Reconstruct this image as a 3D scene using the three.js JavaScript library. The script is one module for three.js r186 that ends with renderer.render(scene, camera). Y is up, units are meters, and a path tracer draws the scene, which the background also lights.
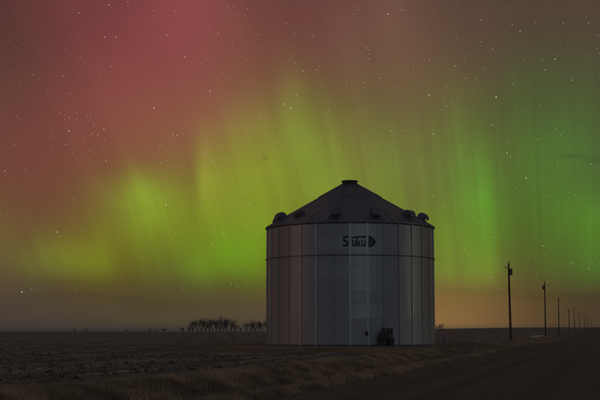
import * as THREE from 'three';
import { mergeGeometries } from 'three/addons/utils/BufferGeometryUtils.js';
import { FontLoader } from 'three/addons/loaders/FontLoader.js';

// ---------------------------------------------------------------- camera, sky, moon, exposure
const scene = new THREE.Scene();
const F = 1183, EYE = 1.2, PITCH = Math.atan(131 / F);          // focal length in pixels of a 600 x 400 picture
const camera = new THREE.PerspectiveCamera(2 * Math.atan(200 / F) * 180 / Math.PI, 1.5, 0.1, 120000);
camera.position.set(0, EYE, 0);
camera.rotation.x = PITCH;
const renderer = new THREE.WebGLRenderer({ antialias: true });
renderer.setSize(1024, 683);
renderer.toneMapping = THREE.LinearToneMapping;
renderer.toneMappingExposure = 1;
renderer.shadowMap.enabled = true;

const moon = new THREE.DirectionalLight(new THREE.Color(0.86, 0.93, 1.0), 0.03);
moon.position.set(44, 62, 60);
moon.target.position.set(4, 0, -104);
moon.castShadow = true; moon.shadow.radius = 28;
Object.assign(moon.shadow.camera, { left: -120, right: 120, top: 120, bottom: -120, near: 1, far: 500 });
scene.add(moon, moon.target);

// seeded noise
function rng(seed) { let s = seed | 0; return () => { s = (s + 0x6d2b79f5) | 0; let t = Math.imul(s ^ (s >>> 15), 1 | s); t = (t + Math.imul(t ^ (t >>> 7), 61 | t)) ^ t; return ((t ^ (t >>> 14)) >>> 0) / 4294967296; }; }
const hash2 = (x, y) => { let h = Math.imul(x | 0, 374761393) + Math.imul(y | 0, 668265263) | 0; h = Math.imul(h ^ (h >>> 13), 1274126177); return ((h ^ (h >>> 16)) >>> 0) / 4294967296; };
const sm = (t) => t * t * (3 - 2 * t), clamp = THREE.MathUtils.clamp, lerp = THREE.MathUtils.lerp;
const step = (a, b, x) => sm(clamp((x - a) / (b - a), 0, 1));
function vnoise(x, y, px = 0, py = 0) {                           // value noise in 0..1, periodic when px / py are given
  const ix = Math.floor(x), iy = Math.floor(y), fx = sm(x - ix), fy = sm(y - iy);
  const w = (a, p) => p ? ((a % p) + p) % p : a;
  const x0 = w(ix, px), x1 = w(ix + 1, px), y0 = w(iy, py), y1 = w(iy + 1, py);
  return lerp(lerp(hash2(x0, y0), hash2(x1, y0), fx), lerp(hash2(x0, y1), hash2(x1, y1), fx), fy);
}
const fbm = (x, y, o = 4, px = 0, py = 0) => { let s = 0, a = 0.5, n = 0; for (let i = 0; i < o; i++, a *= 0.5, x *= 2, y *= 2, px *= 2, py *= 2) { s += a * vnoise(x + i * 0, y, px, py); n += a; } return s / n; };
const lin = (c) => { c /= 255; return c <= 0.04045 ? c / 12.92 : ((c + 0.055) / 1.055) ** 2.4; };
// azimuth (0 = north, the way the camera looks; right positive) and elevation of the sky at a place named in picture units
function skyAt(px, py) {
  const dx = (px - 300) / F, dy = (200 - py) / F, c = Math.cos(PITCH), s = Math.sin(PITCH);
  const y = dy * c + s, z = c - dy * s;
  return [Math.atan2(dx, z), Math.atan2(y, Math.hypot(dx, z))];
}
// small dark clouds that stand before the glow, as a share of light let through
const puffs = [[574, 156, 0.62, 0.10, 0.3], [596, 160, 0.5, 0.12, 0.18], [265, 158, 0.16, 0.13, 0.2], [346, 108, 0.8, 0.16, 0.10], [480, 292, 3.2, 0.16, 0.10], [560, 297, 2.4, 0.2, 0.14], [420, 150, 0.7, 0.2, 0.06]].map(([x, y, w, h, k]) => [...skyAt(x, y).map((v) => v * 57.3), w, h, k]);
const veil = (az, el) => { let v = 1; for (const [a, e, w, h, k] of puffs) { const q = ((az - a) / w) ** 2 + ((el - e + 0.06 * (vnoise(az * 4, 7) - 0.5)) / h) ** 2; if (q < 9) v *= 1 - k * Math.exp(-q); } return v; };
// the night sky: red upper aurora, brownish air, the glow of towns along the horizon, a grey-blue sky to the south
{
  const C = [
    [10, 20, 88, 54, 52], [80, 20, 118, 62, 62], [180, 40, 141, 71, 73], [130, 90, 136, 71, 67], [300, 22, 112, 68, 62], [382, 62, 118, 83, 70], [470, 30, 92, 70, 58], [562, 22, 84, 67, 56],
    [60, 130, 128, 71, 63], [10, 90, 100, 66, 56], [162, 132, 146, 93, 71], [250, 70, 126, 80, 64], [10, 185, 116, 66, 58], [80, 190, 122, 76, 58], [152, 202, 112, 80, 36], [240, 200, 104, 80, 40],
    [330, 130, 104, 82, 50], [412, 142, 102, 86, 56], [400, 100, 106, 84, 60], [486, 150, 84, 74, 48], [582, 142, 74, 70, 50], [560, 80, 80, 72, 54], [22, 232, 98, 68, 46], [100, 262, 106, 82, 14],
    [240, 260, 88, 76, 22], [360, 240, 100, 84, 44], [442, 262, 98, 80, 42], [542, 242, 72, 64, 36], [152, 292, 86, 76, 44], [590, 302, 66, 58, 40], [530, 285, 82, 70, 42], [452, 320, 180, 136, 78], [470, 300, 112, 86, 50],
    [520, 318, 118, 88, 50], [590, 322, 86, 66, 45], [32, 296, 88, 74, 56], [32, 322, 70, 62, 56], [120, 318, 80, 70, 56], [230, 318, 88, 76, 57], [340, 318, 116, 90, 58],
    [100, -60, 116, 64, 66], [300, -60, 100, 64, 62], [500, -60, 80, 64, 58]].map(([x, y, r, g, b]) => [...skyAt(x, y).map((v) => v * 180 / Math.PI), lin(r), lin(g), lin(b)]);
  const W = 2048, H = 1024, data = new Float32Array(W * H * 4), warp = (e) => e + 2.2 * (1 - Math.exp(-e / 1.6));
  const back = [0.054, 0.070, 0.092], left = [0.084, 0.058, 0.052], right = [0.066, 0.062, 0.050], top = [0.040, 0.042, 0.054];
  for (let j = 0; j < H; j++) {
    const el = ((j + 0.5) / H - 0.5) * 180;
    for (let i = 0; i < W; i++) {
      let az = ((i + 0.5) / W - 0.5) * 360 + 90; if (az > 180) az -= 360;
      const o = (j * W + i) * 4, e = Math.max(el, 0.02);
      const inView = (1 - step(17, 62, Math.abs(az))) * (1 - step(20, 58, e));
      let r = 0, g = 0, b = 0, n = 0;
      if (inView > 0) {
        for (const c of C) { const w = Math.exp(-((az - c[0]) ** 2 + (warp(e) - warp(c[1])) ** 2) / 6.5) + 1e-5 / (1 + (az - c[0]) ** 2 + (e - c[1]) ** 2); r += w * c[2]; g += w * c[3]; b += w * c[4]; n += w; }
        r /= n; g /= n; b /= n;
      }
      const side = az < 0 ? left : right, wb = step(70, 150, Math.abs(az)), wt = step(8, 60, e);
      for (let k = 0; k < 3; k++) {
        const round = lerp(lerp(side[k], back[k], wb), top[k], wt) + [0.016, 0.010, 0.004][k] * Math.exp(-e / 3);
        data[o + k] = lerp(round, [r, g, b][k] * 1.06, inView);
      }
      // upright rays in the red aurora
      const lean = az + (e - 7) * 0.28 * (0.75 - az * 0.06), ray = 1 + (0.10 * (vnoise(lean * 0.9 + 60, 2) - 0.5) + 0.06 * (vnoise(lean * 2.7 + 80, 5) - 0.5)) * step(3, 9, e) * inView;
      for (let k = 0; k < 3; k++) data[o + k] *= ray;
      // thin bands of cloud low over the horizon
      const band = step(0.53, 0.72, fbm(az * 0.09 + 40, e * 1.5 + 7, 3)) * Math.exp(-(((e - 1.7) / 0.9) ** 2));
      for (let k = 0; k < 3; k++) data[o + k] *= (1 - 0.16 * band) * veil(az, e);
      data[o + 3] = 1;
    }
  }
  const sky = new THREE.DataTexture(data, W, H, THREE.RGBAFormat, THREE.FloatType);
  sky.mapping = THREE.EquirectangularReflectionMapping; sky.magFilter = THREE.LinearFilter; sky.needsUpdate = true;
  scene.background = sky; scene.environment = sky;
}

// ---------------------------------------------------------------- helpers
const taken = new Map();
function numbered(name) { const n = taken.get(name) ?? 0; taken.set(name, n + 1); return n ? name + '_' + String(n).padStart(3, '0') : name; }
function shade(m) { m.castShadow = true; m.receiveShadow = true; return m; }
function mesh(name, geo, mat, parent) { const m = shade(new THREE.Mesh(geo, mat)); m.name = parent ? name : numbered(name); (parent ?? scene).add(m); return m; }
function part(name, parent) { const g = new THREE.Group(); g.name = name; parent.add(g); return g; }
function thing(name, label, category, [x, y, z] = [0, 0, 0], turn = 0, group) {
  const g = new THREE.Group(); g.name = numbered(name); g.position.set(x, y, z); g.rotation.y = turn; g.userData = { label, category }; if (group) g.userData.group = group;
  scene.add(g); return g;
}
function structure(o, label) { o.userData.kind = 'structure'; if (label) o.userData.label = label; return o; }
function stuff(o, label, category) { o.userData = { kind: 'stuff', label, category }; return o; }
const G = {
  box(w, h, d, x = 0, y = 0, z = 0) { return new THREE.BoxGeometry(w, h, d).translate(x, y, z); },
  cyl(r0, r1, h, x = 0, y = 0, z = 0, n = 16) { return new THREE.CylinderGeometry(r1, r0, h, n).translate(x, y + h / 2, z); },
  bar(a, b, r0, r1 = r0, n = 6) {
    const A = new THREE.Vector3(...a), d = new THREE.Vector3(...b).sub(A), l = d.length();
    return new THREE.CylinderGeometry(r1, r0, l, n).translate(0, l / 2, 0).applyQuaternion(new THREE.Quaternion().setFromUnitVectors(new THREE.Vector3(0, 1, 0), d.normalize())).translate(A.x, A.y, A.z);
  },
};
const join = (list) => mergeGeometries(list.map((g) => { const n = g.index ? g.toNonIndexed() : g; for (const k of Object.keys(n.attributes)) if (!['position', 'normal', 'uv'].includes(k)) n.deleteAttribute(k); return n; }));
function dataTexture(W, H, fill, srgb = true) {
  const d = new Uint8Array(W * H * 4);
  for (let j = 0; j < H; j++) for (let i = 0; i < W; i++) { const c = fill(i / W, j / H), o = (j * W + i) * 4; for (let k = 0; k < 3; k++) d[o + k] = clamp((srgb ? (c[k] <= 0.0031308 ? 12.92 * c[k] : 1.055 * c[k] ** (1 / 2.4) - 0.055) : c[k]) * 255, 0, 255); d[o + 3] = 255; }
  const t = new THREE.DataTexture(d, W, H, THREE.RGBAFormat); t.wrapS = t.wrapT = THREE.RepeatWrapping; t.magFilter = THREE.LinearFilter; t.minFilter = THREE.LinearMipmapLinearFilter; t.generateMipmaps = true;
  if (srgb) t.colorSpace = THREE.SRGBColorSpace; t.needsUpdate = true; return t;
}

// ---------------------------------------------------------------- aurora: three tall folded curtains of glowing air far to the north
{
  // [picture x, y, half width, reach up, reach down, red, green, blue, sharpness of the left edge, of the right edge]
  const folds = [
    [ // near curtain
      [206, 180, 22, 40, 46, 0.070, 0.120, 0.004, 0.42, 1.5], [96, 263, 42, 26, 17, 0.040, 0.085, 0.000, 1.4, 0.42], [484, 200, 21, 42, 50, 0.020, 0.135, 0.002, 0.9, 0.9], [462, 165, 20, 60, 60, 0.015, 0.060, 0.002, 0.8, 1.2],
      [291, 125, 16, 44, 60, 0.030, 0.070, 0.003, 1.0, 1.3], [606, 258, 30, 60, 26, 0.012, 0.085, 0.001, 1, 1], [-60, 240, 60, 40, 30, 0.03, 0.07, 0.002, 1, 1], [690, 200, 50, 80, 60, 0.02, 0.10, 0.003, 1, 1]],
    [ // middle curtain
      [146, 200, 40, 24, 40, 0.055, 0.185, 0.003, 1.0, 0.9], [238, 250, 30, 24, 22, 0.002, 0.075, 0.000, 1, 1], [262, 150, 44, 48, 70, 0.060, 0.100, 0.003, 1, 1], [330, 150, 44, 48, 90, 0.055, 0.110, 0.003, 0.9, 1.1], [560, 205, 46, 70, 70, 0.012, 0.062, 0.002, 0.8, 1],
      [448, 262, 40, 40, 26, 0.020, 0.105, 0.001, 1, 1], [486, 272, 14, 22, 16, 0.03, 0.05, 0.0, 1, 1], [205, 268, 30, 24, 18, 0.018, 0.060, 0.000, 1, 1], [-130, 220, 70, 60, 40, 0.04, 0.08, 0.002, 1, 1], [800, 210, 70, 90, 60, 0.02, 0.08, 0.002, 1, 1]],
    [ // far curtain, broad and faint
      [190, 235, 80, 60, 44, 0.030, 0.090, 0.000, 1, 1], [300, 205, 70, 60, 70, 0.045, 0.110, 0.002, 1, 1], [415, 180, 60, 60, 70, 0.025, 0.062, 0.002, 1, 1], [520, 200, 100, 90, 78, 0.010, 0.062, 0.001, 1, 1],
      [60, 262, 60, 22, 24, 0.010, 0.030, 0.000, 1, 1], [560, 110, 90, 50, 60, 0.000, 0.020, 0.000, 1, 1]],
  ];
  const A0 = -0.62, A1 = 0.72, T1 = 0.36, W = 2048, H = 512, OP = 0.03;
  folds.forEach((list, n) => {
    const data = new Float32Array(W * H * 4);
    const P = list.map(([x, y, w, up, down, r, g, b, sl, sr]) => { const [a, e] = skyAt(x, y); return { a, t: Math.tan(e), w: w / F, up: up / F, down: down / F, c: [r, g, b], sl, sr }; });
    for (let j = 0; j < H; j++) for (let i = 0; i < W; i++) {
      const a = lerp(A0, A1, (i + 0.5) / W), t = (j + 0.5) / H * T1, o = (j * W + i) * 4, ad = a * 57.3;
      const slant = ad + (t - 0.12) * 16 * (0.75 - ad * 0.06);      // rays lean towards the magnetic zenith
      const rays = 0.43 + 0.44 * vnoise(slant * 0.7 + n * 31, t * 3) + 0.46 * vnoise(slant * 1.9 + n * 17, t * 4) + 0.24 * vnoise(slant * 4.7 + n * 5, t * 5 + n) + 0.10 * (vnoise(slant * 11, t * 7 + n) - 0.5);
      const foot = 0.010 * (vnoise(slant * 0.9 + 5 * n, 9) - 0.5), cl = 0.75 + 0.5 * fbm(ad * 0.35 + n * 9, t * 32, 3);
      const c = [0, 0, 0];
      for (const p of P) {
        const da = (a - p.a) / p.w, q = da < 0 ? -da / p.sl : da / p.sr, dt = t - p.t - foot, v = dt > 0 ? dt / p.up : -dt / p.down;
        if (q > 3.2 || v > 3.2) continue;
        // a sharp side falls from full to nothing within a share of the width
        const w = Math.exp(-q * q * 0.9) * Math.exp(-v * v * 0.8) * rays * cl;
        for (let k = 0; k < 3; k++) c[k] += w * p.c[k];
      }
      // air near the ground swallows the light of the aurora's foot; two small clouds stand before it
      const air = step(0.012, 0.055, t);
      let edge = Math.min(1, (a - A0) * 20, (A1 - a) * 20) * (1 - step(0.28, 0.355, t)); edge = Math.max(0, edge);
      for (let k = 0; k < 3; k++) data[o + k] = c[k] * air * edge * veil(ad, Math.atan(t) * 57.3) / OP;
      data[o + 3] = 1;
    }
    const tex = new THREE.DataTexture(data, W, H, THREE.RGBAFormat, THREE.FloatType); tex.magFilter = THREE.LinearFilter; tex.needsUpdate = true;
    const R0 = 36000 + n * 5000, geo = new THREE.PlaneGeometry(1, 1, 360, 6), p = geo.attributes.position, uv = geo.attributes.uv;
    for (let i = 0; i < p.count; i++) {
      const u = uv.getX(i), v = uv.getY(i), a = lerp(A0, A1, u), R = R0 + 1500 * Math.sin(a * 9 + n * 2) + 600 * Math.sin(a * 31 + n) + 160 * Math.sin(a * 90 + n * 4);
      p.setXYZ(i, R * Math.sin(a), EYE + R * T1 * v, -R * Math.cos(a));
    }
    geo.computeVertexNormals();
    const mat = new THREE.MeshPhysicalMaterial({ color: 0x000000, roughness: 1, specularIntensity: 0, transparent: true, opacity: OP, emissive: 0xffffff, emissiveMap: tex, side: THREE.DoubleSide, depthWrite: false });
    const m = mesh('aurora_sky', geo, mat); m.castShadow = false;
    structure(m, ['bright yellow green folds of aurora light above the field', 'broad green aurora rays standing behind the grain bin', 'faint green aurora veil along the whole northern sky'][n]);
  });
}
// stars
{
  const R = rng(77), list = [];
  const put = (x, y, b, tone) => { const [a, e] = skyAt(x, y); list.push([a, e, b, tone]); };
  for (const [x, y, b] of [[69, 131, 1], [154, 108, 1.1], [185, 57, 0.8], [210, 91, 0.9], [104, 129, 0.7], [258 + 39, 95, 0.5], [496, 97, 1.5], [429, 95, 1.0], [526, 178, 1.2], [507, 153, 0.8], [388, 14, 1], [555, 59, 0.9], [572, 80, 0.7], [481, 20, 0.6],
    [520, 31, 0.7], [22, 292, 1.6], [57, 232, 0.8], [166, 205, 0.9], [284, 104, 0.9], [291, 108, 0.8], [116, 37, 0.7], [105, 37, 0.8], [167, 35, 0.6], [433, 134, 0.7], [492, 125, 0.6], [391, 131, 0.5], [490, 277, 0.5], [573, 263, 0.4], [444, 280, 0.4], [543, 246, 0.5], [177, 135, 0.6], [173, 135, 0.5], [402, 10, 0.6],
    [128, 2, 0.6], [109, 5, 0.7], [79, 13, 0.7], [367, 48, 0.6], [358, 10, 0.5], [5, 171, 0.7], [160, 146, 0.7], [106, 161, 0.6], [455, 66, 0.5], [512, 25, 0.5], [563, 23, 0.5], [545, 70, 0.5], [466, 78, 0.5], [380, 78, 0.5]]) put(x, y, b, R());
  for (let i = 0; i < 44; i++) put(34 + R() * 70 + R() * 10, 112 + R() * 42, 0.12 + 0.45 * R() ** 2.4, R());          // a cluster low in the west
  for (let i = 0; i < 1200; i++) { const y = -40 + 330 * R() ** 1.35; put(-60 + 720 * R(), y, 0.06 + 0.5 * R() ** 5, R()); }
  for (let i = 0; i < 700; i++) { const a = (R() - 0.5) * 6.28, e = 0.12 + 1.2 * R(); if (Math.abs(a) > 0.3 || e > 0.35) list.push([a, e, 0.08 + 0.5 * R() ** 5, R()]); }
  const D = 60000, im = new THREE.InstancedMesh(new THREE.OctahedronGeometry(1, 1), new THREE.MeshBasicMaterial({ color: 0xffffff }), list.length), m = new THREE.Matrix4(), c = new THREE.Color();
  list.forEach(([a, e, b, tone], i) => {
    const r = 14 + 12 * Math.min(1, b);
    m.makeScale(r, r, r).setPosition(D * Math.cos(e) * Math.sin(a), D * Math.sin(e), -D * Math.cos(e) * Math.cos(a));
    im.setMatrixAt(i, m);
    const s = 0.22 + 0.6 * b; im.setColorAt(i, c.setRGB(s * (0.9 + 0.25 * tone), s * 0.95, s * (1.15 - 0.4 * tone)));
  });
  im.name = 'star_field_sky'; scene.add(im);
  stuff(im, 'small white stars scattered over the night sky', 'stars');
}

// ---------------------------------------------------------------- land. The road runs 14 degrees to the right of the camera: s across (right positive), t along
const ROAD = Math.atan(300 / F), cr = Math.cos(ROAD), sr = Math.sin(ROAD);
const toST = (x, z) => [x * cr + z * sr, x * sr - z * cr];
const toXZ = (s, t) => [s * cr + t * sr, s * sr - t * cr];
const BIN = [4.4, -104], R0 = 7.3, EDGE = -7.5;
const [BS, BT] = toST(...BIN);
// the trodden yard round the bin, in s and t
const yardR = (ang) => 1 + 0.10 * Math.sin(ang * 2 + 1) + 0.07 * Math.sin(ang * 3 + 2.2) + 0.05 * Math.sin(ang * 5);
const YA = 11.2, YB = 27, YS = BS + 1.0, YT = BT - 6;
const yardD = (s, t) => { const a = Math.atan2((t - YT) / YB, (s - YS) / YA); return Math.hypot((s - YS) / YA, (t - YT) / YB) / yardR(a); };
function landRaw(s, t) {
  const u = Math.abs(t);
  let y;
  if (s > EDGE) { const c = clamp((s + 1.2) / 5.4, -1, 1); y = -0.3 + 0.10 * (1 - c * c); if (s > 4) y = lerp(y, -0.55, step(4, 7, s)) + 0.3 * step(7.5, 11, s); }
  else {
    const P = [[-7.5, -0.3], [-8.0, -0.36], [-8.8, -0.72], [-9.7, -0.34], [-10.5, -0.04], [-11.3, -0.12], [-12.6, -0.36], [-15, -0.30]];
    let k = 0; while (k < P.length - 2 && s < P[k + 1][0]) k++;
    y = s < -15 ? -0.3 : lerp(P[k][1], P[k + 1][1], sm(clamp((P[k][0] - s) / (P[k][0] - P[k + 1][0]), 0, 1)));
    y += 0.10 * (fbm(s * 0.5 + 50, t * 0.12, 3) - 0.5) * step(EDGE, EDGE - 1.5, s);
  }
  const f = step(-11.5, -14, s);
  y += f * 0.5 * (fbm(s * 0.03 + 9, t * 0.02 + 3, 3) - 0.5) * step(20, 60, u) * (1 - step(200, 500, u));
  y += 4.3 * step(170, 1000, t) * step(-260, -40, s) * (1 - 0.3 * step(1100, 4000, t));        // the road climbs a low rise in the distance
  return y;
}
function land(s, t) {
  let y = landRaw(s, t);
  const f = step(-11.5, -14, s), d = yardD(s, t);
  const near = 1 - step(60, 200, Math.abs(t));
  if (f > 0 && d > 0.98) y += f * near * (0.05 * Math.sin(s * 2 * Math.PI / 0.95 + 1.5 * vnoise(t * 0.1, s * 0.3)) + 0.13 * (fbm(s * 1.9, t * 0.9, 3) - 0.5));
  return lerp(-0.16, y, step(0.93, 1.25, d));
}
function strip(name, sList, tList, mat, tile, label) {
  const pos = [], uv = [], idx = [], n = sList.length;
  for (const t of tList) for (const s of sList) { const [x, z] = toXZ(s, t); pos.push(x, land(s, t), z); uv.push(s / tile, t / tile); }
  for (let j = 0; j < tList.length - 1; j++) for (let i = 0; i < n - 1; i++) { const a = j * n + i; idx.push(a, a + 1, a + n, a + 1, a + n + 1, a + n); }
  const g = new THREE.BufferGeometry();
  g.setAttribute('position', new THREE.Float32BufferAttribute(pos, 3)); g.setAttribute('uv', new THREE.Float32BufferAttribute(uv, 2)); g.setIndex(idx); g.computeVertexNormals();
  return structure(mesh(name, g, mat), label);
}
const tList = [];
for (let t = -2500; t < -20; t *= 0.8) tList.push(t);
for (let t = -20; t < 14; t += 2) tList.push(t);
for (let t = 14; t < 9000; t += Math.max(0.22, t * 0.0105)) tList.push(t);
const sBetween = (a, b, d) => { const n = Math.max(1, Math.round(Math.abs(b - a) / d)); return Array.from({ length: n + 1 }, (_, i) => lerp(a, b, i / n)); };

// soil: dark earth, clods and pale bits of last year's stalks lying in rows along the road
const soilMap = dataTexture(1024, 1024, (u, v) => {
  const a = fbm(u * 24, v * 8, 4, 24, 8), b = fbm(u * 96 + 5, v * 64, 3, 96, 64), c = vnoise(u * 330, v * 120, 330, 120), rows = fbm(u * 20 + 9, v * 2, 3, 20, 2);
  const straw = step(0.50, 0.72, 0.36 * b + 0.26 * c + 0.46 * rows), d = 0.30 + 1.2 * a;
  return [lerp(0.19 * d, 0.50, straw), lerp(0.168 * d, 0.42, straw), lerp(0.126 * d, 0.30, straw)];
});
const soilBump = dataTexture(1024, 1024, (u, v) => { const h = 0.6 * fbm(u * 64, v * 40, 4, 64, 40) + 0.4 * vnoise(u * 260, v * 180, 260, 180); return [h, h, h]; }, false);
const soil = new THREE.MeshStandardMaterial({ map: soilMap, bumpMap: soilBump, bumpScale: 0.12, roughness: 1 });
const gravelMap = dataTexture(1024, 1024, (u, v) => {
  const a = fbm(u * 10, v * 4, 4, 10, 4), b = vnoise(u * 420, v * 420, 420, 420), c = vnoise(u * 200, v * 200, 200, 200);
  const x = u * 16 - 8, d = 0.72 + 0.5 * a + 0.5 * (b - 0.5) + 0.3 * (c - 0.5);
  return [0.235 * d, 0.185 * d, 0.135 * d];
});
const gravelBump = dataTexture(1024, 1024, (u, v) => { const h = 0.5 * vnoise(u * 330, v * 330, 330, 330) + 0.3 * vnoise(u * 150, v * 150, 150, 150) + 0.2 * fbm(u * 12, v * 4, 3, 12, 4); return [h, h, h]; }, false);
const roadMap = dataTexture(1024, 1024, (u, v) => {
  const a = fbm(u * 26, v * 2, 4, 26, 2), b = vnoise(u * 420, v * 300, 420, 300), c = fbm(u * 90, v * 30, 3, 90, 30), s = (u > 0.6 ? u - 1 : u) * 16;
  let track = 0; for (const k of [-5.3, -3.7, -1.5, 0.2]) track = Math.max(track, Math.exp(-(((s - k + 0.25 * (a - 0.5)) / 0.38) ** 2)));       // wheel tracks packed darker between ribbons of loose gravel
  const d = 0.70 + 0.42 * a + 0.34 * (b - 0.5) + 0.34 * (c - 0.5) - 0.20 * track;
  return [0.168 * d, 0.140 * d, 0.090 * d];
});
const gravel = new THREE.MeshStandardMaterial({ map: roadMap, bumpMap: gravelBump, bumpScale: 0.02, roughness: 0.95 });
const vergeMap = dataTexture(512, 512, (u, v) => {
  const a = fbm(u * 8, v * 8, 4, 8, 8), b = vnoise(u * 170, v * 90, 170, 90), g = step(0.35, 0.75, 0.6 * a + 0.4 * b);
  return [lerp(0.20, 0.46, g), lerp(0.16, 0.345, g), lerp(0.11, 0.225, g)];
});
const verge = new THREE.MeshStandardMaterial({ map: vergeMap, bumpMap: soilBump, bumpScale: 0.1, roughness: 1 });

const sFar = []; for (let s = -60; s > -4000; s *= 1.16) sFar.push(s); sFar.push(-4000); sFar.reverse();
strip('field', [...sFar.slice(0, -1), ...sBetween(-60, -26, 0.32), ...sBetween(-26, -12, 0.2).slice(1)], tList, soil, 16, 'dark harvested field reaching to the horizon');
strip('verge_ground', sBetween(-12, EDGE, 0.2), tList, verge, 6, 'ditch and verge ground of dead grass beside the road');
strip('gravel_road', sBetween(EDGE, 4, 0.3), tList, gravel, 16, 'brown gravel road running up to the horizon');
{ const far = []; for (let s = 12; s < 4000; s *= 1.25) far.push(s); far.push(4000); strip('field_beyond_road', [...sBetween(4, 12, 0.5).slice(0, -1), ...far], tList, soil, 16, 'dark field on the far side of the road'); }
// yard: a low cake of packed earth, top at the foot of the bin
{
  const rings = [0, 0.2, 0.4, 0.55, 0.7, 0.8, 0.88, 0.94, 1.0, 1.05, 1.1], n = 120, pos = [], uv = [], idx = [];
  rings.forEach((k) => { for (let i = 0; i <= n; i++) {
    const a = i / n * 2 * Math.PI, q = k * yardR(a), s = YS + YA * q * Math.cos(a), t = YT + YB * q * Math.sin(a), [x, z] = toXZ(s, t);
    const y = lerp(-0.02 + 0.03 * (fbm(s * 0.7, t * 0.7, 3) - 0.5) * step(0.5, 0.7, k), -0.36, step(0.84, 1.1, k)); pos.push(x, y, z); uv.push(s / 16, t / 16);
  } });
  for (let j = 0; j < rings.length - 1; j++) for (let i = 0; i < n; i++) { const a = j * (n + 1) + i; idx.push(a, a + 1, a + n + 1, a + 1, a + n + 2, a + n + 1); }
  const g = new THREE.BufferGeometry(); g.setAttribute('position', new THREE.Float32BufferAttribute(pos, 3)); g.setAttribute('uv', new THREE.Float32BufferAttribute(uv, 2)); g.setIndex(idx); g.computeVertexNormals();
  structure(mesh('yard_ground', g, new THREE.MeshStandardMaterial({ map: gravelMap, bumpMap: gravelBump, bumpScale: 0.03, roughness: 1, color: new THREE.Color(1.3, 1.2, 1.05), side: THREE.DoubleSide })), 'packed brown earth yard round the grain bin');
}

scene.fog = new THREE.FogExp2(new THREE.Color(0.8, 0.8, 0.8), 0.00018);     // thin night haze that greys the far trees and poles

// ---------------------------------------------------------------- grain bin
const NR = 9, RH = 1.118, WH = NR * RH, NS = 16, SA = 2 * Math.PI / NS, ST = 32;
// galvanised steel: zinc spangle, faint streaks running down the sheets
function zinc(seed, tone, rough, metal, streak = 1) {
  const map = dataTexture(512, 256, (u, v) => {
    const s = fbm(u * 48 + seed * 7, v * 1.5 + seed, 3), f = vnoise(u * 150, v * 75, 150, 75), p = fbm(u * 5, v * 4 + seed * 3, 4);
    const d = 0.80 + 0.26 * streak * s + 0.10 * f + 0.14 * p; return tone.map((c) => c * d);
  });
  const rm = dataTexture(256, 256, (u, v) => { const d = 0.82 + 0.2 * fbm(u * 40 + seed, v * 2, 3) + 0.14 * fbm(u * 6, v * 6 + seed, 3); return [d, d, d]; }, false);
  return new THREE.MeshStandardMaterial({ map, roughnessMap: rm, roughness: rough, metalness: metal });
}
const ZT = [0.52, 0.53, 0.55];
const zincs = [zinc(1, ZT, 0.41, 0.85), zinc(2, ZT.map((c) => c * 0.94), 0.43, 0.85), zinc(3, ZT.map((c) => c * 1.06), 0.40, 0.85)];
const zincLow = [zinc(4, ZT.map((c) => c * 0.97), 0.54, 0.83), zinc(5, ZT.map((c) => c * 0.93), 0.57, 0.83)];
const zincRoof = [zinc(6, [0.25, 0.255, 0.28], 0.52, 0.8), zinc(7, [0.23, 0.23, 0.255], 0.56, 0.8), zinc(8, [0.27, 0.27, 0.29], 0.48, 0.8)];
const steel = zinc(9, [0.48, 0.50, 0.51], 0.46, 0.85), litSteel = zinc(10, [0.70, 0.72, 0.71], 0.44, 0.8), darkSteel = new THREE.MeshStandardMaterial({ color: new THREE.Color(0.09, 0.09, 0.1), roughness: 0.6, metalness: 0.4 });
const bin = thing('grain_bin', 'large round corrugated steel grain bin with cone roof and green lettering', 'grain bin', [BIN[0], 0, BIN[1]], -Math.atan2(BIN[0], -BIN[1]));
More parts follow.
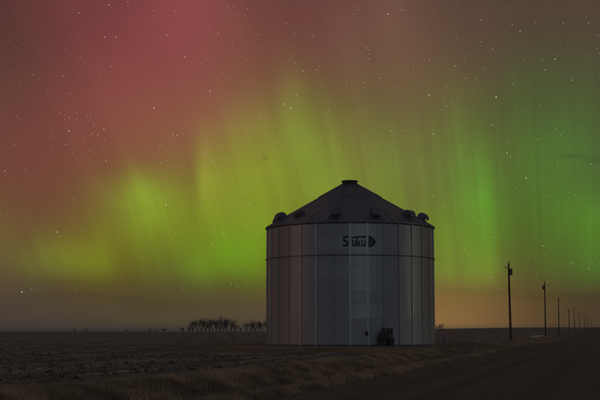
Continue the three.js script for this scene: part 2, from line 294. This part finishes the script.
// in the bin's own axes an angle of 0 faces the camera (+z), right is positive
const onWall = (ang, r, y) => [r * Math.sin(ang), y, r * Math.cos(ang)];
{
  const wall = part('wall', bin), waves = 11, per = 4, nv = waves * per, nu = 6, amp = 0.0065;
  const sheet = (lift) => {
    const g = new THREE.PlaneGeometry(1, 1, nu, nv), p = g.attributes.position, nn = g.attributes.normal, uv = g.attributes.uv;
    for (let i = 0; i < p.count; i++) {
      const u = uv.getX(i), v = uv.getY(i), ang = (u - 0.5) * (SA + 0.006), y = v * RH, ph = y / RH * waves * 2 * Math.PI, r = R0 + lift + amp * Math.sin(ph), sl = amp * Math.cos(ph) * waves * 2 * Math.PI / RH;
      p.setXYZ(i, ...onWall(ang, r, y)); const l = Math.hypot(1, sl); nn.setXYZ(i, Math.sin(ang) / l, -sl / l, Math.cos(ang) / l);
    }
    return g;
  };
  const sheets = [sheet(0), sheet(0.003)];
  for (let k = 0; k < NR; k++) for (let i = 0; i < NS; i++) {
    const h = clamp(0.72 * hash2(i * 7 + 3, 1) + 0.28 * hash2(i, k * 13 + 1), 0, 0.999), mats = k < 2 ? zincLow : zincs;
    const m = mesh('wall_sheet', sheets[i % 2], mats[Math.floor(h * mats.length)], wall);
    m.position.y = k * RH; m.rotation.y = (i + 0.5) * SA;
  }
  // stiffeners: hat-shaped uprights bolted over the seams
  const hat = new THREE.Shape(); [[-0.085, 0], [-0.085, 0.006], [-0.05, 0.008], [-0.034, 0.06], [0.034, 0.06], [0.05, 0.008], [0.085, 0.006], [0.085, 0]].forEach(([x, y], i) => i ? hat.lineTo(x, y) : hat.moveTo(x, y));
  const hg = new THREE.ExtrudeGeometry(hat, { depth: WH - 0.02, bevelEnabled: false }).rotateX(-Math.PI / 2).rotateY(Math.PI);    // profile's y becomes -z, then turned outwards
  hg.translate(0, 0.01, R0 + 0.012);
  for (let k = 0; k < ST; k++) { const m = mesh('stiffener', hg, [30, 0, 1].includes(k) ? litSteel : steel, wall); m.rotation.y = k * 2 * Math.PI / ST; }  // light caught by three central uprights is put into their paler steel colour
  mesh('wind_ring', new THREE.TorusGeometry(R0 + 0.115, 0.032, 8, 128).rotateX(Math.PI / 2).translate(0, 7.4, 0), darkSteel, bin);
  mesh('base_ring', new THREE.CylinderGeometry(R0 + 0.03, R0 + 0.06, 0.09, 96, 1, true).translate(0, 0.03, 0), darkSteel, bin);
}
{
  const roof = part('roof', bin), NP = 48, pa = 2 * Math.PI / NP, slope = Math.tan(Math.PI / 6), RE = R0 + 0.14;
  const top = (r) => WH + 0.10 + (RE - r) * slope;
  const panel = (r0, r1, lift) => {             // r0 outer, r1 inner; a raised rib along each side
    const prof = [[-0.5, 0], [-0.5, 1], [-0.42, 1], [-0.36, 0], [-0.02, 0.06], [0.36, 0], [0.42, 1], [0.5, 1], [0.5, 0]], pos = [], uv = [], idx = [];
    [r0, r1].forEach((r, j) => prof.forEach(([a, h]) => { const k = 0.25 + 0.75 * r / RE, aa = a * pa; pos.push(r * Math.sin(aa), top(r) + lift + h * 0.075 * k, r * Math.cos(aa)); uv.push(a * 0.5 + 0.5, r / 4); }));
    const n = prof.length; for (let i = 0; i < n - 1; i++) idx.push(i, i + 1, n + i, i + 1, n + i + 1, n + i);
    // a folded drip edge at the outer end
    prof.forEach(([a, h]) => { const aa = a * pa; pos.push(r0 * Math.sin(aa), top(r0) + lift - 0.07, r0 * Math.cos(aa)); uv.push(a * 0.5 + 0.5, r0 / 4 + 0.03); });
    for (let i = 0; i < n - 1; i++) idx.push(2 * n + i, 2 * n + i + 1, i, 2 * n + i + 1, i + 1, i);
    const g = new THREE.BufferGeometry(); g.setAttribute('position', new THREE.Float32BufferAttribute(pos, 3)); g.setAttribute('uv', new THREE.Float32BufferAttribute(uv, 2)); g.setIndex(idx);
    const f = g.toNonIndexed(); f.computeVertexNormals(); return f;
  };
  const lower = panel(RE, 2.62, 0), upper = panel(2.8, 0.62, 0.07);
  for (let i = 0; i < NP; i++) for (const [g, s] of [[lower, 0], [upper, 50]]) {
    const m = mesh('roof_panel', g, zincRoof[Math.floor(hash2(i + s, 5) * 3)], roof); m.rotation.y = (i + 0.5) * pa;
  }
  const yt = top(0.62);
  const cap = mesh('peak_cap', join([G.cyl(0.66, 0.66, 0.30, 0, yt - 0.06, 0, 32), G.cyl(0.76, 0.74, 0.07, 0, yt + 0.24, 0, 32), G.cyl(0.74, 0.2, 0.07, 0, yt + 0.31, 0, 32)]), darkSteel, roof);
  mesh('eave_band', new THREE.CylinderGeometry(R0 + 0.06, R0 + 0.06, 0.16, 96, 1, true).translate(0, WH + 0.03, 0), darkSteel, roof);
  // hooded vents: a neck on the roof and a hood that curves over and opens down the slope
  const hood = new THREE.Shape(); hood.moveTo(-0.30, 0); hood.lineTo(-0.30, 0.26); hood.bezierCurveTo(-0.28, 0.62, 0.08, 0.72, 0.34, 0.58); hood.bezierCurveTo(0.50, 0.48, 0.58, 0.34, 0.60, 0.20); hood.lineTo(0.48, 0.16); hood.bezierCurveTo(0.44, 0.30, 0.36, 0.34, 0.26, 0.32); hood.lineTo(0.24, 0); hood.lineTo(-0.30, 0);
  const hoodG = new THREE.ExtrudeGeometry(hood, { depth: 0.62, bevelEnabled: true, bevelThickness: 0.03, bevelSize: 0.02, bevelSegments: 1, curveSegments: 6 }).translate(0, -0.08, -0.31).rotateY(-Math.PI / 2);  // x along the slope becomes +z
  const screenG = G.box(0.56, 0.02, 0.24, 0, 0.20, 0.40);
  [-66, -10.5, 19, 50, 76, 106, 136, 166, 196, 226, 258].forEach((deg) => {
    const v = part('roof_vent', roof), r = 6.35, a = deg * Math.PI / 180;
    const g = new THREE.Group(); v.position.set(...onWall(a, r, top(r))); v.rotation.set(0, a, 0, 'YXZ'); v.rotation.order = 'YXZ'; v.rotation.x = 0.18;
    v.scale.setScalar(1.05);
    mesh('hood', hoodG, zincRoof[1], v); mesh('screen', screenG, darkSteel, v);
  });
}
// a low hatch on the left of the roof
{
  const h = part('roof_hatch', bin), a = -44 * Math.PI / 180, r = 6.1; h.position.set(...onWall(a, r, WH + 0.10 + (R0 + 0.14 - r) * Math.tan(Math.PI / 6) + 0.02)); h.rotation.order = 'YXZ'; h.rotation.y = a; h.rotation.x = Math.PI / 6;
  mesh('curb', G.box(0.70, 0.2, 0.70, 0, 0.06, 0), zincRoof[1], h); mesh('lid', G.box(0.78, 0.05, 0.78, 0, 0.19, 0), new THREE.MeshStandardMaterial({ color: new THREE.Color(0.13, 0.075, 0.05), roughness: 0.8 }), h);
}
// the maker's lettering, dark green on the sheets between the uprights
{
  const font = await new FontLoader().loadAsync('fonts/droid/droid_sans_bold.typeface.json');
  const green = new THREE.MeshStandardMaterial({ color: new THREE.Color(0.012, 0.055, 0.028), roughness: 0.6 }), pale = new THREE.MeshStandardMaterial({ color: new THREE.Color(0.18, 0.22, 0.2), roughness: 0.6, metalness: 0.2 });
  const logo = part('logo', bin); logo.userData.label = 'dark green lettering on the upper wall';
  const bend = (g, r) => { const p = g.attributes.position, n = g.attributes.normal; for (let i = 0; i < p.count; i++) { const a = p.getX(i) / R0, y = p.getY(i); p.setXYZ(i, ...onWall(a, r, y)); n.setXYZ(i, Math.sin(a), 0, Math.cos(a)); } return g; };
  const letter = (ch, x, y, w, h, r, m) => {
    const shapes = font.generateShapes(ch, 1), g = new THREE.ShapeGeometry(shapes, 6); g.computeBoundingBox(); const b = g.boundingBox;
    g.translate(-b.min.x, -b.min.y, 0).scale(w / (b.max.x - b.min.x), h / (b.max.y - b.min.y), 1).translate(x, y, 0);
    mesh('letter', bend(g, r), m, logo);
  };
  const RL = R0 + 0.017;
  letter('S', -0.60, 8.08, 0.50, 0.88, RL, green);
  letter('u', 0.17, 8.08, 0.32, 0.52, RL, green); letter('k', 0.54, 8.08, 0.36, 0.66, RL, green); letter('u', 0.94, 8.08, 0.33, 0.52, RL, green);
  const sw = new THREE.Shape(); sw.moveTo(0.12, 8.74); sw.lineTo(0.16, 8.86); sw.bezierCurveTo(0.5, 8.93, 0.95, 8.95, 1.32, 8.93); sw.lineTo(1.32, 8.80); sw.bezierCurveTo(0.95, 8.82, 0.5, 8.80, 0.12, 8.74);
  mesh('swoosh', bend(new THREE.ShapeGeometry(sw, 10), RL), green, logo);
  const ov = new THREE.Shape(); ov.moveTo(1.50, 8.95); ov.bezierCurveTo(1.80, 8.93, 2.10, 8.72, 2.14, 8.48); ov.bezierCurveTo(2.12, 8.22, 1.84, 8.02, 1.50, 8.00); ov.lineTo(1.50, 8.95);
  mesh('oval', bend(new THREE.ShapeGeometry(ov, 10), RL), green, logo);
  letter('p', 1.60, 8.10, 0.30, 0.60, RL + 0.005, pale);
}
// small switch box on the wall
{
  const b = part('junction_box', bin), a = 10.4 * Math.PI / 180; b.position.set(...onWall(a, R0 + 0.07, 0.82)); b.rotation.y = a;
  mesh('case', G.box(0.22, 0.36, 0.13, 0, 0.18, 0), darkSteel, b); mesh('conduit', G.cyl(0.02, 0.02, 0.8, 0, -0.8, 0, 8), steel, b);
}
// ---------------------------------------------------------------- machines at the foot of the bin
{
  const a0 = -bin.rotation.y, place = (deg, r) => { const a = deg * Math.PI / 180 + bin.rotation.y; return [BIN[0] + r * Math.sin(a), 0, BIN[1] + r * Math.cos(a), a]; };
  const fanPaint = new THREE.MeshStandardMaterial({ color: new THREE.Color(0.035, 0.04, 0.04), roughness: 0.5 }), greyPaint = new THREE.MeshStandardMaterial({ color: new THREE.Color(0.16, 0.17, 0.175), roughness: 0.5, metalness: 0.3 });
  let [x, y, z, a] = place(19.2, R0 + 0.75);
  const fan = thing('aeration_fan', 'dark aeration fan with round housing and motor on legs at the bin wall', 'fan', [x, y, z], a);
  const housing = mesh('scroll_housing', new THREE.CylinderGeometry(0.36, 0.36, 0.34, 28).rotateX(Math.PI / 2).translate(0, 0.82, 0), fanPaint, fan);
  mesh('inlet_ring', new THREE.TorusGeometry(0.22, 0.025, 8, 24).translate(0, 0.82, 0.18), greyPaint, housing);
  mesh('guard', join([-0.12, -0.04, 0.04, 0.12].map((d) => G.box(0.4 - Math.abs(d), 0.012, 0.012, 0, 0.82 + d, 0.19))), greyPaint, housing);
  mesh('duct', G.box(0.42, 0.4, 0.66, 0.02, 0.48, -0.46), greyPaint, fan);
  const motor = mesh('motor', join([G.cyl(0.12, 0.12, 0.30, 0.06, 1.16, 0, 16), G.cyl(0.08, 0.05, 0.06, 0.06, 1.46, 0, 16)]), fanPaint, fan);
  for (const [lx, lz] of [[-0.28, 0.13], [0.26, 0.13], [-0.28, -0.13], [0.26, -0.13]]) mesh('leg', G.box(0.05, 0.66, 0.05, lx, 0.32, lz), fanPaint, fan);
  mesh('skid', G.box(0.7, 0.05, 0.4, 0, 0.012, 0), greyPaint, fan);
  [x, y, z, a] = place(24.3, R0 + 0.55);
  const cab = thing('control_cabinet', 'dark control cabinet on a steel frame beside the aeration fan', 'cabinet', [x, y, z], a);
  mesh('heater_box', G.box(0.46, 0.64, 0.5, 0, 0.33, 0), fanPaint, cab);
  mesh('back_panel', G.box(0.44, 0.52, 0.04, 0, 0.93, -0.16), greyPaint, cab);
  const box = mesh('switch_box', G.box(0.46, 0.26, 0.22, 0, 1.24, 0.0), fanPaint, cab);
  mesh('door', G.box(0.4, 0.2, 0.012, 0, 1.24, 0.117), darkSteel, box);
  for (const lx of [-0.24, 0.24]) mesh('post', G.box(0.045, 1.4, 0.045, lx, 0.69, -0.09), fanPaint, cab);
  mesh('rail', G.box(0.96, 0.05, 0.05, -0.3, 1.395, -0.09), fanPaint, cab);
}

// ---------------------------------------------------------------- power poles along the verge
const wood = new THREE.MeshStandardMaterial({ map: dataTexture(128, 256, (u, v) => { const d = 0.6 + 0.7 * fbm(u * 24, v * 2, 3, 24, 2); return [0.085 * d, 0.068 * d, 0.052 * d]; }), roughness: 0.95 });
const porcelain = new THREE.MeshStandardMaterial({ color: new THREE.Color(0.1, 0.085, 0.08), roughness: 0.35 }), can = new THREE.MeshStandardMaterial({ color: new THREE.Color(0.12, 0.125, 0.13), roughness: 0.55 });
const wireM = new THREE.MeshStandardMaterial({ color: new THREE.Color(0.07, 0.07, 0.07), roughness: 0.6, metalness: 0.6 });
const tops = [];
{
  const spots = [[150, 9.8, 1], [240, 10.9, 2], [328, 9.9, 0], [418, 8.0, 0], [508, 9.6, 0], [640, 8.6, 0], [780, 8.2, 0], [1000, 8, 0], [1280, 8, 0]];
  const which = ['nearest wooden power pole, with a transformer can on its right side', 'second nearest wooden power pole, with a transformer can and an arm to the right', 'third power pole along the road, short crossarm at its top', 'fourth power pole along the road, standing lower than its neighbours',
    'fifth power pole along the road, far up the rise', 'sixth power pole along the road, close to the crest', 'seventh power pole along the road, near the crest', 'eighth power pole along the road, tiny on the crest', 'farthest tiny power pole on the horizon by the road'];
  spots.forEach(([t, h, kind], i) => {
    const s = -11.0 + 0.25 * Math.sin(i * 2.3), [x, z] = toXZ(s, t), y = land(s, t) - 0.1;
    const p = thing('power_pole', which[i], 'power pole', [x, y, z], -ROAD, 'power poles along the road');
    p.rotation.z = 0.012 * Math.sin(i * 5 + 1);
    mesh('shaft', G.bar([0, 0, 0], [0, h, 0], 0.14, 0.095, 12), wood, p);
    const pin = mesh('insulator', join([G.cyl(0.03, 0.03, 0.14, 0, h, 0, 8), G.cyl(0.07, 0.05, 0.12, 0, h + 0.12, 0, 10)]), porcelain, p);
    if (kind) {
      const d = kind === 1 ? 1 : -1;
      const tr = mesh('transformer', join([G.cyl(0.17, 0.17, 0.74, 0.27 * d, h - 1.5, 0, 18), G.cyl(0.18, 0.13, 0.08, 0.27 * d, h - 0.76, 0, 18)]), can, p);
      mesh('bushing', G.cyl(0.035, 0.025, 0.2, 0.27 * d, h - 0.69, 0.06, 8), porcelain, tr);
      mesh('bracket', G.box(0.22, 0.07, 0.1, 0.17 * d, h - 1.2, 0), can, p);
      const e = -d, len = kind === 2 ? 0.85 : 0.42;
      mesh('arm', G.bar([0, h - 0.75, 0], [len * e, h - 0.55, 0], 0.035), can, p);
      mesh('insulator', G.cyl(0.06, 0.06, 0.22, len * e, h - 0.55, 0, 10), porcelain, p);
      if (kind === 1) mesh('ground_wire', G.bar([-0.17, 0.2, 0.02], [-0.12, h - 0.3, 0.02], 0.012, 0.012, 4), wireM, p);
    } else {
      mesh('arm', G.box(0.9, 0.09, 0.08, 0.1, h - 0.5, 0.14), wood, p);
      for (const ax of [-0.3, 0.5]) mesh('insulator', G.cyl(0.045, 0.04, 0.16, ax, h - 0.455, 0.14, 8), porcelain, p);
    }
    tops.push([[x, y + h + 0.24, z], [x - 0.3 * cr, y + h - 0.5, z - 0.3 * sr]]);
  });
  ['thin upper power wire strung between the pole tops', 'thin lower power wire strung below the pole tops'].forEach((label, w) => {
    const segs = [];
    for (let i = 0; i < tops.length - 1; i++) {
      const A = new THREE.Vector3(...tops[i][w]), B = new THREE.Vector3(...tops[i + 1][w]), c = [];
      for (let k = 0; k <= 10; k++) { const u = k / 10, v = A.clone().lerp(B, u); v.y -= 4 * (0.45 + 0.1 * w) * u * (1 - u); c.push(v); }
      segs.push(new THREE.TubeGeometry(new THREE.CatmullRomCurve3(c), 14, 0.0042, 4));
    }
    const m = mesh('power_wire', join(segs), wireM); m.userData = { label, category: 'wire' };
  });
}
// utility pedestal right of the bin, snow patch by the road
{
  const [x, z] = toXZ(-11.4, 100), y = land(-11.4, 100);
  const X = 12.4, Z = -102, [ps, pt] = toST(X, Z);
  const p = thing('utility_pedestal', 'small pale utility pedestal standing just right of the grain bin', 'pedestal', [X, -0.06, Z], 0.2);
  const pm = new THREE.MeshStandardMaterial({ color: new THREE.Color(0.22, 0.23, 0.22), roughness: 0.7 });
  mesh('case', G.box(0.2, 0.62, 0.2, 0, 0.31, 0), pm, p); mesh('cap', join([G.box(0.24, 0.12, 0.24, 0, 0.67, 0), new THREE.CylinderGeometry(0.03, 0.16, 0.06, 4).rotateY(Math.PI / 4).translate(0, 0.76, 0)]), pm, p); mesh('stake', G.box(0.05, 0.9, 0.05, 0.16, 0.4, 0), steel, p);
}
{
  const ps = -14.6, pt = 285, n = 40, pos = [], idx = [], pc = toXZ(ps, pt), rr = [0, 0.4, 0.75, 1];
  rr.forEach((k, j) => { for (let i = 0; i < n; i++) { const a = i / n * 2 * Math.PI, q = k * (1 + 0.25 * Math.sin(2 * a + 1) + 0.16 * Math.sin(5 * a)), s = ps + 1.7 * q * Math.cos(a), t = pt + 11 * q * Math.sin(a), [x, z] = toXZ(s, t); pos.push(x, land(s, t) + (0.34 + 0.14 * fbm(s * 3, t, 2)) * (1 - k * k) - 0.03 * k + 0.03, z); } });
  for (let j = 0; j < rr.length - 1; j++) for (let i = 0; i < n; i++) { const a = j * n + i, b = j * n + (i + 1) % n; idx.push(a, b, a + n, b, b + n, a + n); }
  const g = new THREE.BufferGeometry(); g.setAttribute('position', new THREE.Float32BufferAttribute(pos, 3)); g.setIndex(idx); g.computeVertexNormals();
  const m = mesh('snow_patch', g, new THREE.MeshStandardMaterial({ color: new THREE.Color(0.66, 0.67, 0.7), roughness: 0.8, side: THREE.DoubleSide })); m.userData = { label: 'small pale patch of old snow lying beside the road', category: 'snow' };
}

// ---------------------------------------------------------------- bare trees on the horizon
const bark = new THREE.MeshStandardMaterial({ color: new THREE.Color(0.13, 0.125, 0.12), roughness: 1 });
function bareTree(seed, h) {
  const R = rng(seed), trunk = [], twigs = [];
  const grow = (p, d, len, rad, lev) => {
    const q = p.clone().addScaledVector(d, len);
    (lev < 2 ? trunk : twigs).push(G.bar(p.toArray(), q.toArray(), rad, rad * 0.7, lev < 2 ? 6 : 3));
    if (lev >= 5) return;
    const n = lev === 0 ? 6 + Math.floor(R() * 3) : 3 + Math.floor(R() * 2.2);
    for (let i = 0; i < n; i++) {
      const az = R() * 6.28, sp = (lev ? 0.30 : 0.42) + 0.45 * R(), nd = d.clone().add(new THREE.Vector3(Math.cos(az) * sp, 0.22 + 0.2 * R(), Math.sin(az) * sp)).normalize();
      grow(p.clone().lerp(q, i ? (lev ? 0.35 : 0.15) + 0.7 * R() : 1), nd, len * (0.60 + 0.28 * R()), rad * (0.46 + 0.12 * R()), lev + 1);
    }
  };
  grow(new THREE.Vector3(), new THREE.Vector3(0.06 * (R() - 0.5), 1, 0.06 * (R() - 0.5)).normalize(), h * 0.24, h * 0.016, 0);
  const A = join(trunk), B = join(twigs); B.computeBoundingBox(); const k = h / B.boundingBox.max.y; A.scale(k, k, k); B.scale(k, k, k); return [A, B];
}
{
  const kinds = Array.from({ length: 8 }, (_, i) => bareTree(100 + i * 17, 8));
  const at = (px, d) => [(px - 300) / F * d, -d];
  let n = 0;
  const plant = (px, d, hpx, label, group, wide = 1) => {
    const [x, z] = at(px, d), [s, t] = toST(x, z), h = 1.15 * hpx * d / F, [tr, tw] = kinds[n % kinds.length];
    const o = thing('bare_tree', label, 'tree', [x, land(s, t) - 0.15, z], n * 1.7, group); o.scale.set(h / 8 * wide * (0.95 + 0.2 * hash2(n, 3)), h / 8, h / 8 * wide);
    mesh('trunk', tr, bark, o); mesh('crown', tw, bark, o); n++;
  };
  const grove = [[184, 7, 'first bare tree counted from the left end of the far grove'], [190, 10, 'second bare tree counted from the left end of the far grove'], [194, 13, 'third bare tree counted from the left end of the far grove'], [198, 15, 'fourth bare tree counted from the left end of the far grove'], [202, 14, 'fifth bare tree counted from the left end of the far grove'], [206, 15.5, 'sixth bare tree counted from the left end of the far grove'], [210, 13, 'seventh bare tree counted from the left end of the far grove'], [213, 14, 'eighth bare tree counted from the left end of the far grove'], [217, 15, 'ninth bare tree counted from the left end of the far grove'], [220.5, 17, 'tenth bare tree counted from the left end of the far grove'], [224, 15, 'eleventh bare tree counted from the left end of the far grove'], [227.5, 13, 'twelfth bare tree counted from the left end of the far grove'], [231, 14, 'thirteenth bare tree counted from the left end of the far grove'], [235, 12, 'fourteenth bare tree counted from the left end of the far grove'], [241, 6, 'first bare tree right of the gap in the grove, towards the bin'], [247, 10, 'second bare tree right of the gap in the grove, towards the bin'], [251, 12, 'third bare tree right of the gap in the grove, towards the bin'], [255, 13.5, 'fourth bare tree right of the gap in the grove, towards the bin'], [259, 11, 'fifth bare tree right of the gap in the grove, towards the bin'], [263, 12, 'sixth bare tree right of the gap in the grove, towards the bin'], [267, 13, 'seventh bare tree right of the gap in the grove, towards the bin']];
  grove.forEach(([px, h, label], i) => plant(px, 640 + 60 * hash2(i, 1), h, label, 'bare trees of the far grove'));
  [[76, 3.4, 'left of two tiny far trees on the left horizon'], [88, 3.8, 'right of two tiny far trees on the left horizon'], [128, 3, 'lone tiny tree on the far horizon between the two small clumps'], [150, 4, 'left tree of the tiny far clump left of the grove'], [157, 3.6, 'middle tree of the tiny far clump left of the grove'], [165, 3.8, 'right tree of the tiny far clump left of the grove']]
    .forEach(([px, h, label]) => plant(px, 1500, h, label, 'tiny trees on the left horizon', 2.4));
  [[437, 6, 'left of two small bare shrubs right of the bin on the horizon'], [441, 7.5, 'right of two small bare shrubs right of the bin on the horizon']].forEach(([px, h, label]) => plant(px, 520, h, label, 'shrubs right of the bin', 1.2));
}

// ---------------------------------------------------------------- dead grass of the verge, stalks and clods of the field
{
  const R = rng(5), blades = (n, spread, h) => {
    const pos = [], nor = [], idx = [];
    for (let i = 0; i < n; i++) {
      const a = R() * 6.28, r = spread * Math.sqrt(R()), x = r * Math.cos(a), z = r * Math.sin(a), b = R() * 6.28, hh = h * (0.5 + 0.7 * R()), lean = hh * (0.25 + 0.7 * R()), w = 0.006 + 0.005 * R(), la = R() * 6.28;
      const k = pos.length / 3; pos.push(x - w * Math.cos(b), 0, z - w * Math.sin(b), x + w * Math.cos(b), 0, z + w * Math.sin(b), x + 0.4 * lean * Math.cos(la) - 0.6 * w * Math.cos(b), hh * 0.65, z + 0.4 * lean * Math.sin(la) - 0.6 * w * Math.sin(b), x + 0.4 * lean * Math.cos(la) + 0.6 * w * Math.cos(b), hh * 0.65, z + 0.4 * lean * Math.sin(la) + 0.6 * w * Math.sin(b), x + lean * Math.cos(la), hh, z + lean * Math.sin(la));
      idx.push(k, k + 1, k + 2, k + 1, k + 3, k + 2, k + 2, k + 3, k + 4);
    }
    const g = new THREE.BufferGeometry(); g.setAttribute('position', new THREE.Float32BufferAttribute(pos, 3)); g.setIndex(idx); g.computeVertexNormals(); return g;
  };
  const straw = new THREE.MeshStandardMaterial({ color: 0xffffff, roughness: 1, side: THREE.DoubleSide });
  const scatter = (name, geo, mat, n, where, label, category) => {
    const im = new THREE.InstancedMesh(geo, mat, n), m = new THREE.Matrix4(), q = new THREE.Quaternion(), e = new THREE.Euler(), c = new THREE.Color(); let k = 0;
    for (let tries = 0; k < n && tries < n * 6; tries++) {
      const w = where(); if (!w) continue; const [s, t, sc, tilt, col, dy = 0] = w, [x, z] = toXZ(s, t);
      m.compose(new THREE.Vector3(x, (w[6] ?? land(s, t)) + dy, z), q.setFromEuler(e.set(tilt * (R() - 0.5), R() * 6.28, tilt * (R() - 0.5))), new THREE.Vector3(...sc)); im.setMatrixAt(k, m); im.setColorAt(k, c.setRGB(...col)); k++;
    }
    im.count = k; im.name = name; im.castShadow = im.receiveShadow = true; scene.add(im); stuff(im, label, category);
  };
  const pick = (lo, hi) => lerp(lo, hi, R());
  scatter('dry_grass', blades(34, 0.2, 0.16), straw, 26000, () => {
    const t = 16 + 240 * R() ** 2.2, s = pick(-12.4, EDGE + 0.25), d = fbm(s * 0.6 + 20, t * 0.35, 3), edge = s > -8.2 || s < -9.8 ? 0.18 : -0.02;
    if (d + edge < 0.42 + 0.25 * R() || (yardD(s, t) < 1.0)) return null;
    const h = pick(0.5, 1.25) * (0.6 + d), v = pick(0.8, 1.2) * lerp(0.75, 1.4, step(0.3, 0.7, fbm(s * 2.2 + 70, t * 1.1, 3))); return [s, t, [1.1, h, 1.1], 0.2, [0.50 * v, 0.37 * v, 0.235 * v], -0.02];
  }, 'dead brown grass along the verge and ditch', 'grass');
  scatter('yard_grass', blades(12, 0.2, 0.16), straw, 5200, () => {
    const a = R() * 6.28, k = pick(0.62, 1.12), q = k * yardR(a), s = YS + YA * q * Math.cos(a), t = YT + YB * q * Math.sin(a);
    if (Math.hypot(s - BS, t - BT) < R0 + 0.3 || fbm(s * 0.5, t * 0.2 + 7, 3) < 0.5) return null;
    const v = pick(0.7, 1.2); return [s, t, [1.1, pick(0.5, 1.1), 1.1], 0.2, [0.36 * v, 0.27 * v, 0.17 * v], -0.03, k < 0.98 ? -0.04 : undefined];
  }, 'thin dead grass round the edge of the packed yard', 'grass');
  // cut stalks
  scatter('field_stubble', blades(8, 0.10, 0.11), straw, 46000, () => {
    const t = 17 + 190 * R() ** 1.7, s = -12.2 - (t * 0.62 + 6) * R(), row = Math.round(s / 0.95) * 0.95 + 0.14 * (R() - 0.5);
    if (yardD(row, t) < 1.06 || row > -12 || fbm(row * 0.5 + 3, t * 0.05, 3) < 0.40 + 0.22 * R()) return null;
    const v = pick(0.55, 1.3); return [row, t, [1.2, pick(0.4, 1.1), 1.2], 0.5, [0.54 * v, 0.45 * v, 0.31 * v], -0.02];
  }, 'short cut stalks standing in rows on the dark field', 'stubble');
  const clod = new THREE.IcosahedronGeometry(1, 1), cp = clod.attributes.position; for (let i = 0; i < cp.count; i++) { const f = 0.75 + 0.5 * vnoise(cp.getX(i) * 2 + 9, cp.getY(i) * 2 + cp.getZ(i) * 3 + 20); cp.setXYZ(i, cp.getX(i) * f, cp.getY(i) * f, cp.getZ(i) * f); } clod.computeVertexNormals();
  scatter('soil_clods', clod, new THREE.MeshStandardMaterial({ color: 0xffffff, roughness: 1 }), 26000, () => {
    const t = 17 + 150 * R() ** 1.6, s = -12.2 - (t * 0.62 + 6) * R(); if (yardD(s, t) < 1.06) return null;
    const z = 0.02 + 0.09 * R() ** 4, v = pick(0.6, 1.3); return [s, t, [z * pick(0.8, 1.5), z * pick(0.6, 0.9), z * pick(0.8, 1.5)], 1, [0.20 * v, 0.175 * v, 0.132 * v], 0.01];
  }, 'clods of dark earth on the harvested field', 'soil');
  scatter('road_stones', clod, new THREE.MeshStandardMaterial({ color: 0xffffff, roughness: 0.95 }), 5000, () => {
    const t = 15 + 70 * R() ** 1.6, s = pick(EDGE - 0.3, 3); const z = 0.006 + 0.018 * R() ** 4, v = pick(0.6, 1.35); return [s, t, [z * 1.2, z * 0.8, z], 1, [0.23 * v, 0.185 * v, 0.14 * v], 0.0];
  }, 'loose stones strewn over the gravel road', 'gravel');
}

// ---------------------------------------------------------------- lamps of two farmyards out of frame; their light streaks the bin's left and right sides
for (const [dx, dz, turn, tint, power, label] of [[-105, 30, Math.PI / 2, [1, 0.5, 0.26], 560, 'farmyard lamp with an orange bulb on a wooden pole west of the grain bin'], [112, 8, -Math.PI / 2, [1, 0.90, 0.68], 640, 'farmyard lamp with a pale yellow bulb on a wooden pole east of the grain bin']]) {
  const lx = BIN[0] + dx, lz = BIN[1] + dz, tl = toST(lx, lz), c = new THREE.Color(...tint);
  const lamp = thing('yard_lamp', label, 'lamp', [lx, land(...tl) - 0.05, lz], turn, 'farmyard lamps');
  mesh('pole', G.bar([0, 0, 0], [0, 7.2, 0], 0.14, 0.1, 10), wood, lamp); mesh('arm', G.bar([0, 6.6, 0], [0, 7.0, 1.0], 0.03), steel, lamp);
  mesh('lamp_shade', new THREE.CylinderGeometry(0.08, 0.26, 0.2, 20, 1, true).translate(0, 7.0, 1.05), steel, lamp);
  mesh('lamp_bulb', new THREE.SphereGeometry(0.13, 16, 10).translate(0, 6.86, 1.05), new THREE.MeshStandardMaterial({ color: 0xffffff, emissive: c, emissiveIntensity: 8 }), lamp);
  const L = new THREE.PointLight(c, power); L.position.set(0, 6.86, 1.05); L.castShadow = true; L.shadow.radius = 6; lamp.add(L);
}
renderer.render(scene, camera);
